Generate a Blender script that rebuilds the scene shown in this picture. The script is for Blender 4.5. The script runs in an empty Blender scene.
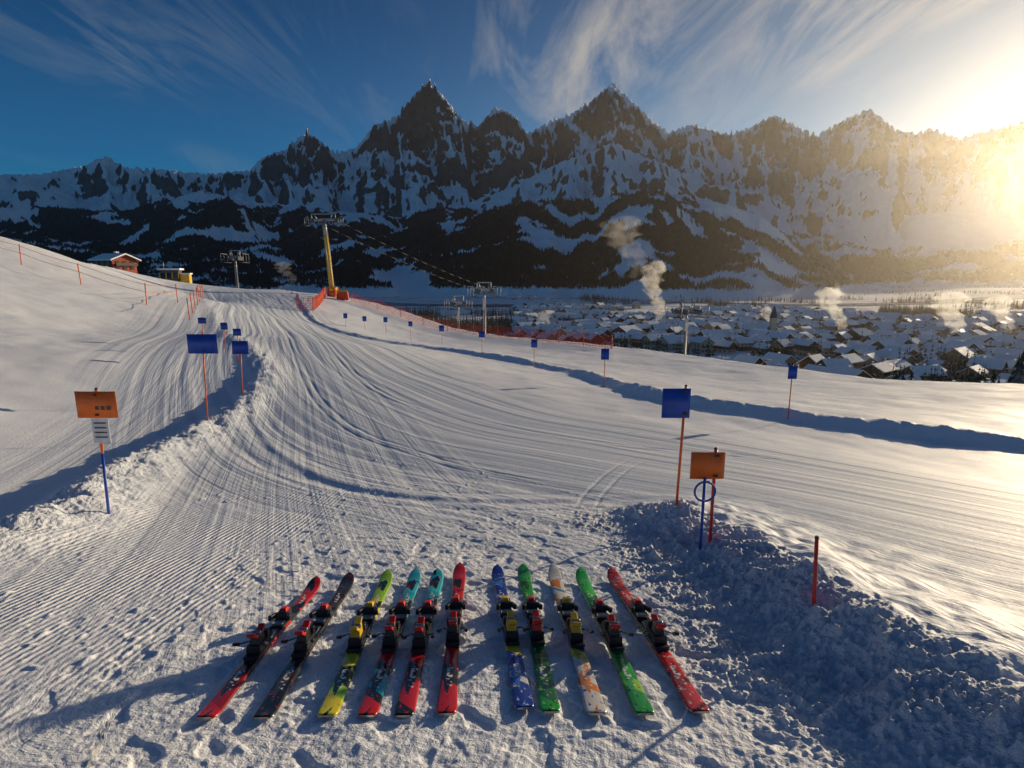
import bpy, math, random, time
import numpy as np
from mathutils import Vector, Matrix
T0=time.time()
random.seed(7); RNG=np.random.default_rng(11)
sc=bpy.context.scene
# ---------------------------------------------------------------- camera maths
F=570.0; PITCH=math.radians(10.8); CP=math.cos(PITCH); SP=math.sin(PITCH)
def ray(u,v):
    a=(u-512)/F; b=(384-v)/F
    return np.array([a, CP+b*SP, -SP+b*CP])
def pt(u,v,d): return ray(u,v)*d
def proj(P):
    x,y,z=P; d=y*CP-z*SP; up=y*SP+z*CP
    return 512+F*x/d, 384-F*up/d
SUN_AZ=math.radians(48); SUN_EL=math.radians(9.5)
SUND=Vector((math.sin(SUN_AZ)*math.cos(SUN_EL),math.cos(SUN_AZ)*math.cos(SUN_EL),math.sin(SUN_EL)))
# ---------------------------------------------------------------- noise
_p=np.arange(256); RNG.shuffle(_p); PERM=np.concatenate([_p,_p,_p]).astype(np.int32)
_ang=np.linspace(0,2*np.pi,64,endpoint=False)
GX=np.cos(_ang).astype(np.float32); GY=np.sin(_ang).astype(np.float32)
def perlin(x,y,seed=0):
    x=np.asarray(x,dtype=np.float32)+np.float32(seed*17.31+300); y=np.asarray(y,dtype=np.float32)+np.float32(seed*9.17+300)
    xi=np.floor(x).astype(np.int32); yi=np.floor(y).astype(np.int32)
    xf=x-xi; yf=y-yi; xi&=255; yi&=255
    u=xf*xf*xf*(xf*(xf*6-15)+10); v=yf*yf*yf*(yf*(yf*6-15)+10)
    def g(a,b,dx,dy):
        h=PERM[PERM[a]+b]&63
        return GX[h]*dx+GY[h]*dy
    a0=g(xi,yi,xf,yf); a1=g(xi+1,yi,xf-1,yf); b0=g(xi,yi+1,xf,yf-1); b1=g(xi+1,yi+1,xf-1,yf-1)
    a=a0+u*(a1-a0); b=b0+u*(b1-b0)
    return (a+v*(b-a))*1.5
def fbm(x,y,o=4,seed=0,gain=.5):
    s=0;a=1.;f=1.
    for i in range(o):
        s=s+a*perlin(x*f,y*f,seed+i*3); a*=gain; f*=2.03
    return s
def ridged(x,y,o=6,seed=0,gain=.5):
    s=0;a=1.;f=1.;w=1.;tot=0
    for i in range(o):
        n=1-np.abs(perlin(x*f,y*f,seed+i*5)); n=n*n
        s=s+a*n*w; w=np.clip(n*1.6,0,1); tot+=a; a*=gain; f*=2.07
    return s/tot
def sstep(a,b,x):
    t=np.clip((x-a)/(b-a),0,1); return t*t*(3-2*t)
# ---------------------------------------------------------------- local hill base: thin plate spline
ctl=[]
for X in (-4,0,4):
    for d in (-5,-1,2,4,6):
        ctl.append((X,.982*d-.27,-.1874*d-1.424))
ctl+=[(8,4,-2.35),(9,-3,-1.1),(-9,-3,-.5),(0,12,-3.15),(-4,12,-3.05),(8,12,-3.75),(15,12,-4.1),(16,4,-3.2)]
for u,v,d in [(604,387,22),(788,420,15.5),(534,368,31),(442,345,46),(386,333,58),(290,340,26),(250,300,62),
              (333,298,74),(206,420,12),(0,237,45),(100,265,60),(170,286,85),(200,289,100),(280,289,110),(320,294,90),
              (385,306,80),(450,328,72),(520,338,62),(600,346,52),(680,356,44),(760,367,38),(880,382,32),(1024,386,28),
              (0,300,25),(0,345,17),(0,420,10.5),(100,330,25),(100,400,13),(180,300,60),(-150,220,40),(-150,330,16),(1150,385,24),(430,340,56)]:
    ctl.append(tuple(pt(u,v,d)))
ctl=np.array(ctl,dtype=np.float64)
def U_(r2): return r2*np.log(r2+1e-9)*.5
SC=20.
cx=ctl[:,0]/SC; cy=ctl[:,1]/SC
n=len(ctl)
K=U_((cx[:,None]-cx)**2+(cy[:,None]-cy)**2)+np.eye(n)*2e-4
Pm=np.stack([np.ones(n),cx,cy],1)
A=np.zeros((n+3,n+3)); A[:n,:n]=K; A[:n,n:]=Pm; A[n:,:n]=Pm.T
wts=np.linalg.solve(A,np.concatenate([ctl[:,2],[0,0,0]]))
def tps(X,Y):
    x=np.asarray(X,float)/SC; y=np.asarray(Y,float)/SC
    s=wts[n]+wts[n+1]*x+wts[n+2]*y
    for i in range(n): s=s+wts[i]*U_((x-cx[i])**2+(y-cy[i])**2)
    return s
crest=[(0,45),(100,60),(170,85),(200,100),(280,110),(320,90),(385,80),(450,72),(520,62),(600,52),(680,44),(760,38),(880,32),(1024,28)]
caz=[];crr=[]
for u,d in crest:
    r=ray(u,290)*d; caz.append(math.atan2(r[0],r[1])); crr.append(math.hypot(r[0],r[1]))
caz=[-3.2,-1.2]+caz+[1.0,1.3,3.2]; crr=[20,45]+crr+[27,22,20]
def base_z(X,Y):
    r=np.hypot(X,Y)+1e-6; th=np.arctan2(X,Y)
    rc=np.interp(th,caz,crr); k=np.minimum(1,rc/r)
    z=tps(X*k,Y*k); dr=np.maximum(0,r-rc)
    return np.maximum(z-.5*dr*dr/(dr+9), -63)
def hitbase(u,v,fn=None):
    fn=fn or base_z
    D=ray(u,v); ds=np.geomspace(1,300,420)
    for it in range(2):
        P=D[None,:]*ds[:,None]; below=P[:,2]<fn(P[:,0],P[:,1])
        if not below.any(): return D*60
        i=int(np.argmax(below)); ds=np.linspace(ds[max(i-1,0)],ds[i],40)
    return D*ds[-1] if i==0 else P[i]
def catmull(P,k=6):
    P=np.array(P); out=[]
    Q=np.vstack([2*P[0]-P[1],P,2*P[-1]-P[-2]])
    for i in range(1,len(Q)-2):
        for j in range(k):
            t=j/k
            out.append(.5*((2*Q[i])+(-Q[i-1]+Q[i+1])*t+(2*Q[i-1]-5*Q[i]+4*Q[i+1]-Q[i+2])*t*t+(-Q[i-1]+3*Q[i]-3*Q[i+1]+Q[i+2])*t**3))
    out.append(Q[-2]); return np.array(out)
def pl(px,ext0=None,ext1=None):
    P=[hitbase(u,v)[:2] for u,v in px]
    if ext0: P=[np.array(ext0)]+P
    if ext1: P=P+[np.array(ext1)]
    return catmull(P)
def pldist(X,Y,poly):
    best=np.full(X.shape,1e9); s=np.zeros(X.shape); tt=np.zeros(X.shape); L=0
    for i in range(len(poly)-1):
        a=poly[i]; b=poly[i+1]; dx,dy=b-a; l=math.hypot(dx,dy)+1e-9
        t=((X-a[0])*dx+(Y-a[1])*dy)/(l*l)
        tc=np.clip(t,0,1)
        ex=X-a[0]-tc*dx; ey=Y-a[1]-tc*dy; d=np.hypot(ex,ey)
        cr=(dx*(Y-a[1])-dy*(X-a[0]))
        m=d<best
        best=np.where(m,d,best); s=np.where(m,np.sign(cr)*d,s); tt=np.where(m,L+tc*l,tt); L+=l
    return s,tt,L
PISTE=pl([(238,292),(262,312),(290,345),(320,385),(400,430),(560,465),(760,500),(1024,560)])
RUN2=pl([(250,294),(262,330),(262,370),(250,420),(225,480),(190,560),(120,700)])
BERMA=pl([(205,300),(222,330),(262,362),(255,392),(205,432),(120,478),(0,545)],ext1=(-6.5,2.0))
STEPB=pl([(300,300),(308,312),(345,334),(440,350),(560,371),(650,398),(780,418),(1024,450)],ext1=(22,9.5))
BERMC=pl([(615,505),(672,520),(740,560),(805,605),(880,655),(960,705),(1024,745)],ext1=(3.2,.6))
GRVD=pl([(268,345),(250,385),(246,415),(262,446),(310,478),(400,498),(520,503),(640,500),(760,502)])
ARCS=[pl([(300,318),(352,372),(470,418),(640,448),(860,466)]),pl([(285,330),(318,400),(420,455),(560,486),(700,500)]),
      pl([(372,352),(430,372),(560,402),(700,424)]),pl([(655,452),(620,470),(590,500),(575,540)])]
def fields(X,Y):
    f={}
    f['z']=base_z(X,Y)
    f['s'],f['t'],_=pldist(X,Y,PISTE)
    f['s2'],f['t2'],_=pldist(X,Y,RUN2)
    for k,p in (('A',BERMA),('B',STEPB),('C',BERMC),('D',GRVD)):
        s,t,L=pldist(X,Y,p); f[k]=s; f[k+'t']=t; f[k+'e']=np.minimum(t,L-t)
    for i,p in enumerate(ARCS):
        s,t,L=pldist(X,Y,p); f['q%d'%i]=s; f['qe%d'%i]=np.minimum(t,L-t)
    return f
def height(X,Y,f,full=True):
    r=np.hypot(X,Y); z=f['z'].copy()
    on=sstep(140,60,r)
    eA=sstep(0,3,f['Ae'])*np.interp(r,[8,16,40],[1,.6,.3])
    lumps=fbm(X*2.2,Y*2.2,3,5)
    z+=eA*(.22+.07*lumps)*np.exp(-(f['A']/.5)**2)
    sideA=f['A']*SIDEA
    z-=eA*.22*sstep(0,1.0,sideA)*sstep(6,2.2,sideA)*sstep(30,14,r)
    sb=f['B']*SIDEB+.18*perlin(X*.4,Y*.4,8)
    hB=.16+.10*sstep(60,15,r)*sstep(-6,0,X)+.06*perlin(X*.3,Y*.3,12)
    z+=hB*sstep(-.75,.15,sb)*sstep(9,.3,sb)*on*sstep(0,2,f['Be']+1)
    z+=.05*np.exp(-((sb-.1)/.3)**2)*(1+1.0*lumps)*on
    scx=f['C']*SIDEC
    eC=sstep(-.1,1.0,f['Ct'])
    wC=np.where(scx>0,.85,.36)
    z+=eC*(.23+.055*lumps)*np.exp(-(scx/wC)**2)
    left=sstep(.35,-.05,scx)
    mC=sstep(-1.4,-.3,scx+.35*perlin(X*1.5,Y*1.5,48))*sstep(.25,-.05,scx)*sstep(6.8,5.4,r)*sstep(-.3,.3,f['Ct'])
    eD=sstep(0,3,f['De'])
    dD=f['D']+.03*perlin(X*.8,Y*.8,17)
    for off,a,w in ((0,-.013,.09),(.15,.012,.08),(-.30,-.007,.05),(.42,-.008,.06)):
        z+=eD*a*np.exp(-((dD-off)/w)**2)
    for i in range(4):
        e=sstep(0,2.5,f['qe%d'%i]); k=np.interp(r,[4,12,40],[.6,1,2.0])
        for off in (-.11,.11): z-=e*.012*k*np.exp(-((f['q%d'%i]-off)/(.035*k))**2)
    pm=sstep(7.5,4.5,np.abs(f['s'])*np.interp(r,[0,10,25,100],[1.6,1.3,1.0,.9]))*on
    wob=perlin(f['t']*.08,f['s']*.06,9)*.9
    sw=f['s']+wob*.5
    tr=perlin(sw*2.3,f['t']*.03,1)+.6*perlin(sw*5.7+3,f['t']*.04,2)
    z+=pm*.012*tr*np.interp(r,[3,10,50],[.5,1,2.4])
    st=perlin(f['s2']*3.1,f['t2']*.05,4)+.6*perlin(f['s2']*8,f['t2']*.08,6)
    p2=sstep(4.5,2.5,np.abs(f['s2']))*on
    z+=p2*.007*st*np.interp(r,[3,10,50],[.7,1,2.2])
    offrun=np.clip(1-pm-p2,0,1)
    z+=offrun*on*(.05*fbm(X*.35,Y*.35,3,21)*sstep(4,12,r))
    z+=.05*sstep(2,20,r)*fbm(X*.13,Y*.13,2,31)
    fg=sstep(6.6,4.2,r+.8*perlin(X*.6,Y*.6,40))*sstep(-2.4,-1.4,X+.4*perlin(X,Y,41))*left
    b=perlin(X*6.5,Y*6.5,51)
    tramp=(.014*perlin(X*2.6,Y*2.6,52)-.016*sstep(.20,.42,b)+.006*perlin(X*15,Y*15,53)+.0035*perlin(X*34,Y*34,57))
    z+=(.15+.70*fg)*sstep(11,5,r)*tramp*(.35+.65*left)
    c2=np.maximum(0,perlin(X*8,Y*8,61)-.2)+.6*np.maximum(0,perlin(X*17,Y*17,62)-.1)+.45*np.maximum(0,perlin(X*37,Y*37,63))
    cl=np.abs(perlin(X*4.5,Y*4.5,60))
    z+=mC*(-.035*cl+.060*c2+.007*perlin(X*50,Y*50,64))
    mA=eA*np.exp(-((f['A'])/.5)**2)*sstep(40,10,r)
    z+=mA*.042*c2
    z+=np.exp(-((sb+.1)/.35)**2)*sstep(60,10,r)*.035*c2
    cr=np.maximum(0,perlin(X*12,Y*12,70)-.45)
    z+=.04*cr*sstep(14,5,r)*sstep(.0,.4,perlin(X*.8,Y*.8,71)+.1)*(.2+.8*left)
    z+=.016*eC*(1-left)*sstep(2.5,.8,scx)*(perlin(X*1.6+Y*.8,Y*4-X*2,67)+.6*lumps)
    cord=sstep(-1.7,-2.4,X+.35*perlin(X*.9,Y*.9,44))*sstep(9,5,r)
    return z,dict(piste=pm,run2=p2,cord=cord,rough=np.clip(mC+mA*.7+fg*.35,0,1))
def side(poly,u,v):
    P=hitbase(u,v); s,_,_=pldist(np.array([P[0]]),np.array([P[1]]),poly); return 1 if s[0]>0 else -1
SIDEA=side(BERMA,100,400); SIDEB=side(STEPB,800,395); SIDEC=side(BERMC,900,600)
def ground(X,Y):
    X=np.atleast_1d(np.asarray(X,float)); Y=np.atleast_1d(np.asarray(Y,float))
    return height(X,Y,fields(X,Y))[0]
def hit(u,v): return hitbase(u,v,ground)
# ---------------------------------------------------------------- mesh from grid
def grid_object(name,X,Y,Z,attrs,mat):
    nr,nc=X.shape
    co=np.stack([X,Y,Z],-1).reshape(-1,3).astype(np.float32)
    i=np.arange(nr-1)[:,None]*nc+np.arange(nc-1)[None,:]
    q=np.stack([i,i+1,i+nc+1,i+nc],-1).reshape(-1,4)
    a=co[q[-1,1]]-co[q[-1,0]]; b=co[q[-1,3]]-co[q[-1,0]]
    if np.cross(a,b)[2]<0: q=q[:,::-1]
    me=bpy.data.meshes.new(name)
    me.vertices.add(len(co)); me.vertices.foreach_set('co',co.ravel())
    me.loops.add(q.size); me.loops.foreach_set('vertex_index',q.ravel().astype(np.int32))
    me.polygons.add(len(q)); me.polygons.foreach_set('loop_start',np.arange(len(q),dtype=np.int32)*4)
    me.polygons.foreach_set('loop_total',np.full(len(q),4,dtype=np.int32))
    me.update(calc_edges=True)
    me.polygons.foreach_set('use_smooth',np.ones(len(q),dtype=bool))
    for k,v in attrs.items():
        at=me.attributes.new(k,'FLOAT','POINT'); at.data.foreach_set('value',v.ravel().astype(np.float32))
    me.materials.append(mat)
    ob=bpy.data.objects.new(name,me); sc.collection.objects.link(ob); return ob
# ---------------------------------------------------------------- node helpers
class NT:
    def __init__(s,tree): s.t=tree; s.n=tree.nodes; s.l=tree.links
    def add(s,typ,**kw):
        nd=s.n.new(typ)
        for k,v in kw.items(): setattr(nd,k,v)
        return nd
    def val(s,x,sock):
        if x is None: return
        if isinstance(x,bpy.types.NodeSocket): s.l.new(x,sock)
        else: sock.default_value=x
    def math(s,op,a,b=None,c=None,clamp=False):
        nd=s.add('ShaderNodeMath',operation=op,use_clamp=clamp); s.val(a,nd.inputs[0]); s.val(b,nd.inputs[1]); s.val(c,nd.inputs[2]); return nd.outputs[0]
    def mix(s,f,a,b,blend='MIX'):
        nd=s.add('ShaderNodeMix',data_type='RGBA',blend_type=blend); s.val(f,nd.inputs[0])
        s.val(a if isinstance(a,bpy.types.NodeSocket) else (*a,1)[:4],nd.inputs[6]); s.val(b if isinstance(b,bpy.types.NodeSocket) else (*b,1)[:4],nd.inputs[7]); return nd.outputs[2]
    def noise(s,vec,scale,detail=4,rough=.55,dist=0):
        nd=s.add('ShaderNodeTexNoise'); s.val(vec,nd.inputs['Vector']); nd.inputs['Scale'].default_value=scale; nd.inputs['Detail'].default_value=detail; nd.inputs['Roughness'].default_value=rough; nd.inputs['Distortion'].default_value=dist; return nd.outputs[0]
    def attr(s,name): return s.add('ShaderNodeAttribute',attribute_name=name).outputs['Fac']
    def ramp(s,f,stops,interp='LINEAR'):
        nd=s.add('ShaderNodeValToRGB'); nd.color_ramp.interpolation=interp; e=nd.color_ramp.elements
        while len(e)<len(stops): e.new(.5)
        for i,(p,c) in enumerate(stops):
            e[i].position=p; e[i].color=(*c,1)[:4] if not isinstance(c,(int,float)) else (c,c,c,1)
        s.val(f,nd.inputs[0]); return nd.outputs[0]
    def mapr(s,x,a,b,c=0,d=1):
        nd=s.add('ShaderNodeMapRange'); s.val(x,nd.inputs[0])
        for i,v in enumerate((a,b,c,d)): nd.inputs[i+1].default_value=v
        return nd.outputs[0]
    def bump(s,h,strength=1,dist=1):
        nd=s.add('ShaderNodeBump'); s.val(h,nd.inputs['Height']); nd.inputs['Strength'].default_value=strength; nd.inputs['Distance'].default_value=dist
        return nd.outputs[0]
def new_mat(name):
    m=bpy.data.materials.new(name); m.use_nodes=True; t=NT(m.node_tree); b=t.n['Principled BSDF']; return m,t,b
def simple(name,col,rough=.5,metal=0,var=.15,scale=8,spec=.5):
    m,t,b=new_mat(name); g=t.add('ShaderNodeTexCoord').outputs['Object']
    nz=t.noise(g,scale,3,.6)
    c=t.mix(t.mapr(nz,.3,.7),tuple(x*(1-var) for x in col),tuple(min(1,x*(1+var)) for x in col))
    t.val(c,b.inputs['Base Color']); b.inputs['Metallic'].default_value=metal
    t.val(t.mapr(nz,.3,.7,rough*.85,min(1,rough*1.15)),b.inputs['Roughness']); b.inputs['Specular IOR Level'].default_value=spec
    return m
# ---------------------------------------------------------------- snow material
m_snow,t,b=new_mat('snow_piste')
pos=t.add('ShaderNodeNewGeometry').outputs['Position']
sep=t.add('ShaderNodeSeparateXYZ'); t.l.new(pos,sep.inputs[0])
n1=t.noise(pos,1.2,3,.6); n2=t.noise(pos,24,4,.7)
tr=t.attr('trk'); tr2=t.attr('trk2')
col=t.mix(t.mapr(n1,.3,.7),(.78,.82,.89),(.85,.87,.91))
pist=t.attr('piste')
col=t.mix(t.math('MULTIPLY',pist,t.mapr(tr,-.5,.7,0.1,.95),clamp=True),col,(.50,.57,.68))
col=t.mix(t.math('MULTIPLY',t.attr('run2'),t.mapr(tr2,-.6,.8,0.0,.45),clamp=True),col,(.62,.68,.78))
t.val(col,b.inputs['Base Color']); b.inputs['Roughness'].default_value=.6; b.inputs['Specular IOR Level'].default_value=.2
ssck=t.attr('s'); tt=t.attr('t'); s2=t.attr('s2'); t2=t.attr('t2')
def comb(x,y,z=0.0):
    c=t.add('ShaderNodeCombineXYZ'); t.val(x,c.inputs[0]); t.val(y,c.inputs[1]); t.val(z,c.inputs[2]); return c.outputs[0]
g1=t.noise(comb(t.math('MULTIPLY',ssck,9.),t.math('MULTIPLY',tt,.10)),1.0,4,.65)
g2=t.noise(comb(t.math('MULTIPLY',s2,16.),t.math('MULTIPLY',t2,.2)),1.0,3,.6)
cx_=t.math('SINE',t.math('MULTIPLY',t.math('ADD',sep.outputs[0],t.math('MULTIPLY',n1,.05)),2*math.pi/.05))
cx_=t.math('MULTIPLY',cx_,t.mapr(n1,.38,.6,.15,1))
h=t.math('MULTIPLY',t.math('MULTIPLY',g1,pist),.026)
h=t.math('ADD',h,t.math('MULTIPLY',t.math('MULTIPLY',g2,t.attr('run2')),.013))
h=t.math('ADD',h,t.math('MULTIPLY',t.math('MULTIPLY',cx_,t.attr('cord')),.0045))
h=t.math('ADD',h,t.math('MULTIPLY',n2,t.math('ADD',t.math('MULTIPLY',t.attr('rough'),.024),.009)))
t.val(t.bump(h,1,1),b.inputs['Normal'])
# ---------------------------------------------------------------- local ground mesh
rr=np.concatenate([[.02,.3,.6],np.geomspace(.9,12,820,endpoint=False),np.geomspace(12,130,440,endpoint=False),np.linspace(130,330,30)])
th=np.concatenate([np.linspace(-math.pi,-math.radians(56),50,endpoint=False),np.linspace(-math.radians(56),math.radians(56),1250,endpoint=False),np.linspace(math.radians(56),math.pi,51)])
TH,RR=np.meshgrid(th,rr); X=(np.sin(TH)*RR); Y=(np.cos(TH)*RR)
ri=np.unique(np.concatenate([np.arange(0,len(rr),5),[len(rr)-1]])); ci=np.unique(np.concatenate([np.arange(0,len(th),5),[len(th)-1]]))
fc=fields(X[np.ix_(ri,ci)],Y[np.ix_(ri,ci)])
def ups(a):
    b=np.empty((len(ri),len(th)),np.float32); x=np.arange(len(th))
    for i in range(len(ri)): b[i]=np.interp(x,ci,a[i])
    y=np.arange(len(rr)); k=np.clip(np.searchsorted(ri,y,side='right')-1,0,len(ri)-2)
    w=((y-ri[k])/(ri[k+1]-ri[k]))[:,None].astype(np.float32)
    return b[k]*(1-w)+b[k+1]*w
f={k:ups(v) for k,v in fc.items()}
X=X.astype(np.float32); Y=Y.astype(np.float32)
Z,o=height(X,Y,f)
wob=perlin(f['t']*.08,f['s']*.06,9)*.9
tr_=perlin((f['s']+wob*.5)*2.3,f['t']*.03,1)+.6*perlin((f['s']+wob*.5)*5.7+3,f['t']*.04,2)
tr2_=perlin(f['s2']*3.1,f['t2']*.05,4)
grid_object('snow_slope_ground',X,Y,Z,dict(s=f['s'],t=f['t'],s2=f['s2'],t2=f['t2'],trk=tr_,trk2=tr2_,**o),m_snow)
print('ground',time.time()-T0)
# ---------------------------------------------------------------- mountains
def layer_te(px):
    az=[];te=[]
    for u,v in px:
        d=ray(u,v); az.append(math.atan2(d[0],d[1])); te.append(d[2]/math.hypot(d[0],d[1]))
    return az,te
L1=[(-200,180),(0,174),(40,174),(60,170),(85,165),(105,155),(118,163),(130,168),(165,173),(210,174),(250,172),(262,158),(285,150),(307,132),(335,153),(355,148),(375,124),(395,118),(412,98),(428,80),(443,95),(460,117),(478,126),(495,107),(512,114),(528,134),(548,122),(570,114),(590,102),(612,82),(630,99),(655,122),(670,132),(690,124),(725,134),(745,130),(775,115),(795,126),(815,138),(850,118),(870,110),(895,130),(915,134),(930,128),(960,138),(990,130),(1024,124),(1070,190),(1110,235),(1300,240)]
L2=[(-200,215),(0,206),(60,210),(130,212),(200,194),(240,201),(330,212),(400,216),(450,208),(510,187),(560,165),(612,143),(660,166),(700,184),(760,192),(800,212),(870,205),(930,214),(1024,206),(1070,240),(1110,255),(1300,255)]
L3=[(-200,262),(0,240),(100,252),(200,240),(300,250),(360,246),(420,230),(500,211),(600,198),(690,194),(760,216),(800,250),(850,274),(900,284),(960,284),(1024,284),(1080,284),(1300,284)]
az=np.linspace(-math.radians(58),math.radians(62),1500)
rm=np.concatenate([np.linspace(1450,4600,300,endpoint=False),np.linspace(4600,9000,310)])
AZ,RM=np.meshgrid(az,rm); MX=np.sin(AZ)*RM; MY=np.cos(AZ)*RM
wx=MX+380*fbm(MX/1500,MY/1500,3,81); wy=MY+380*fbm(MX/1500,MY/1500,3,85)
def layer(px,R0,wf,wb,fr,na,seed,power=1.15,smooth=7,rv=300,gain=.45,roff=0):
    a,te=layer_te(px); TE=np.interp(AZ,a,te)
    R=R0+rv*fbm(AZ*6,AZ*0,3,seed+7)+roff
    tq=np.where(RM<R,(R-RM)/wf,(RM-R)/wb)
    bs=np.clip(1-tq,0,1)**power
    iso=ridged(wx/fr,wy/fr,8,seed,gain)
    spur=ridged((AZ*R0+.35*(wx-MX)+.2*(RM-R0))/(fr*.6),RM/(fr*2.2),7,seed+40,gain)
    nn=.55*iso+.45*spur
    h=(TE*R+60)*bs*((1-na)+na*1.6*nn)
    cur=((h-60)/RM).max(0); tgt=np.interp(az,a,te)
    ratio=np.clip(tgt/np.where(np.abs(cur)<.01,.01,cur),.5,1.8)
    k=np.hanning(smooth+2)[1:-1]; k/=k.sum()
    ratio=np.convolve(np.pad(ratio,smooth//2,mode='edge'),k,mode='valid')
    return h*ratio[None,:]
h1=layer(L1,7000,3500,2000,1700,.64,100,1.30,9,gain=.54)
h2=layer(L2,4000,1800,1700,1050,.50,130,1.2,15,200,gain=.46,roff=np.interp(AZ,np.radians([14,27]),[0,1300]))
h3=layer(L3,2800,1250,1300,700,.36,160,.95,21,120,gain=.40)
MZ=np.maximum(np.maximum(h1,h2),h3)-63
def blur(a,k=3):
    for ax in (0,1):
        c=np.cumsum(np.insert(np.pad(a,[(k,k) if i==ax else (0,0) for i in (0,1)],mode='edge'),0,0,axis=ax),axis=ax)
        w=2*k+1; a=(np.take(c,np.arange(w,c.shape[ax]),axis=ax)-np.take(c,np.arange(0,c.shape[ax]-w),axis=ax))/w
    return a
cn=fbm(MX/230,MY/230,4,190)
def slope(Zm):
    gr=np.gradient(Zm,axis=0)/np.gradient(RM,axis=0); ga=np.gradient(Zm,axis=1)/(np.gradient(AZ,axis=1)*RM)
    return 1/np.sqrt(1+gr*gr+ga*ga)
nz=.6*slope(blur(MZ,2))+.4*slope(MZ)
n_s=fbm(MX/120,MY/120,4,200); n_b=fbm(MX/600,MY/600,3,220)
tl=np.interp(AZ,np.radians([-45,-10,12,22,32]),[410,370,360,210,170])+90*n_b
forest=sstep(40,-40,MZ-tl+60*n_s)*sstep(.34,.16,cn+.15*n_s)*sstep(.0,.10,1-nz+.06+.05*n_s)*sstep(-48,-38,MZ)
q_lo=np.percentile(nz[(MZ>250)&(MZ<800)],16); q_hi=np.percentile(nz[MZ>1100],44)
thr=q_lo+(q_hi-q_lo)*np.clip((MZ-500)/900,0,1)+.03*n_s+.05*n_b
snow=sstep(thr-.05,thr+.05,nz)
MZ=MZ+forest*(9+9*np.abs(RNG.standard_normal(MZ.shape)))
m_mt,t,b=new_mat('mountain_rock_snow_forest')
pos=t.add('ShaderNodeNewGeometry').outputs['Position']
nr=t.noise(pos,.011,6,.70); nf=t.noise(pos,.05,4,.7)
rock=t.mix(t.mapr(nr,.35,.65),(.026,.032,.042),(.10,.10,.10))
snowc=t.mix(t.mapr(nf,.3,.7),(.88,.90,.92),(.94,.95,.96))
sn=t.mapr(t.math('ADD',t.attr('snow'),t.mapr(nr,.3,.7,-.34,.40)),.38,.62)
c=t.mix(sn,rock,snowc)
fo=t.mix(t.mapr(nf,.45,.75),(.008,.013,.014),(.05,.065,.075))
fm=t.mapr(t.math('ADD',t.attr('forest'),t.mapr(nf,.3,.7,-.25,.25)),.4,.6)
c=t.mix(fm,c,fo)
t.val(c,b.inputs['Base Color']); b.inputs['Roughness'].default_value=.9; b.inputs['Specular IOR Level'].default_value=.1
t.val(t.bump(t.math('MULTIPLY',t.math('ADD',t.math('MULTIPLY',nr,32.),t.math('MULTIPLY',nf,7.)),t.mapr(sn,0,1,1,.35)),.8,1),b.inputs['Normal'])
grid_object('mountain_range_terrain',MX,MY,MZ,dict(snow=snow,forest=forest),m_mt)
print('mountains',time.time()-T0)
# ---------------------------------------------------------------- valley floor
m_val,t,b=new_mat('valley_snow_fields')
pos=t.add('ShaderNodeNewGeometry').outputs['Position']
mp=t.add('ShaderNodeMapping'); t.l.new(pos,mp.inputs[0]); mp.inputs['Scale'].default_value=(.6,1,1); mp.inputs['Rotation'].default_value=(0,0,.3)
na=t.noise(mp.outputs[0],.006,4,.6); nb=t.noise(pos,.05,4,.7)
vo=t.add('ShaderNodeTexVoronoi'); vo.feature='DISTANCE_TO_EDGE'; t.l.new(mp.outputs[0],vo.inputs['Vector']); vo.inputs['Scale'].default_value=.006
c=t.mix(t.mapr(nb,.3,.7),(.80,.82,.86),(.88,.89,.90))
c=t.mix(t.mapr(t.math('ADD',na,t.mapr(nb,.3,.7,-.1,.1)),.57,.63,0,.7),c,(.16,.15,.13))
c=t.mix(t.mapr(vo.outputs['Distance'],.0,.03,.8,0),c,(.07,.08,.075))
t.val(c,b.inputs['Base Color']); b.inputs['Roughness'].default_value=.8
t.val(t.bump(t.math('MULTIPLY',nb,3.),.6,1),b.inputs['Normal'])
vr=np.concatenate([np.linspace(60,1600,160),np.linspace(1650,11000,60)]); va=np.linspace(-math.pi,math.pi,400)
VA,VR=np.meshgrid(va,vr); VX=np.sin(VA)*VR; VY=np.cos(VA)*VR
def valley_z(X,Y): return -60+1.5*fbm(X/300,Y/300,3,240)
grid_object('valley_floor_ground',VX,VY,valley_z(VX,VY),{},m_val)
m_riv,t,b=new_mat('river_water'); pos=t.add('ShaderNodeNewGeometry').outputs['Position']
t.val(t.mix(t.mapr(t.noise(pos,.03,3,.6),.4,.6),(.05,.08,.10),(.30,.34,.38)),b.inputs['Base Color']); b.inputs['Roughness'].default_value=.25
rp_=catmull(np.array([(-500,1500),(-200,1180),(60,1150),(330,1290),(620,1180),(900,1250),(1300,1500),(1900,1500)],float),10)
d_=np.gradient(rp_,axis=0); d_/=np.hypot(d_[:,0],d_[:,1])[:,None]; nn_=np.stack([-d_[:,1],d_[:,0]],1)*40
RX=np.stack([rp_[:,0]-nn_[:,0],rp_[:,0],rp_[:,0]+nn_[:,0]]); RY=np.stack([rp_[:,1]-nn_[:,1],rp_[:,1],rp_[:,1]+nn_[:,1]])
grid_object('river',RX,RY,valley_z(RX,RY)+1.0,{},m_riv)
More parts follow.
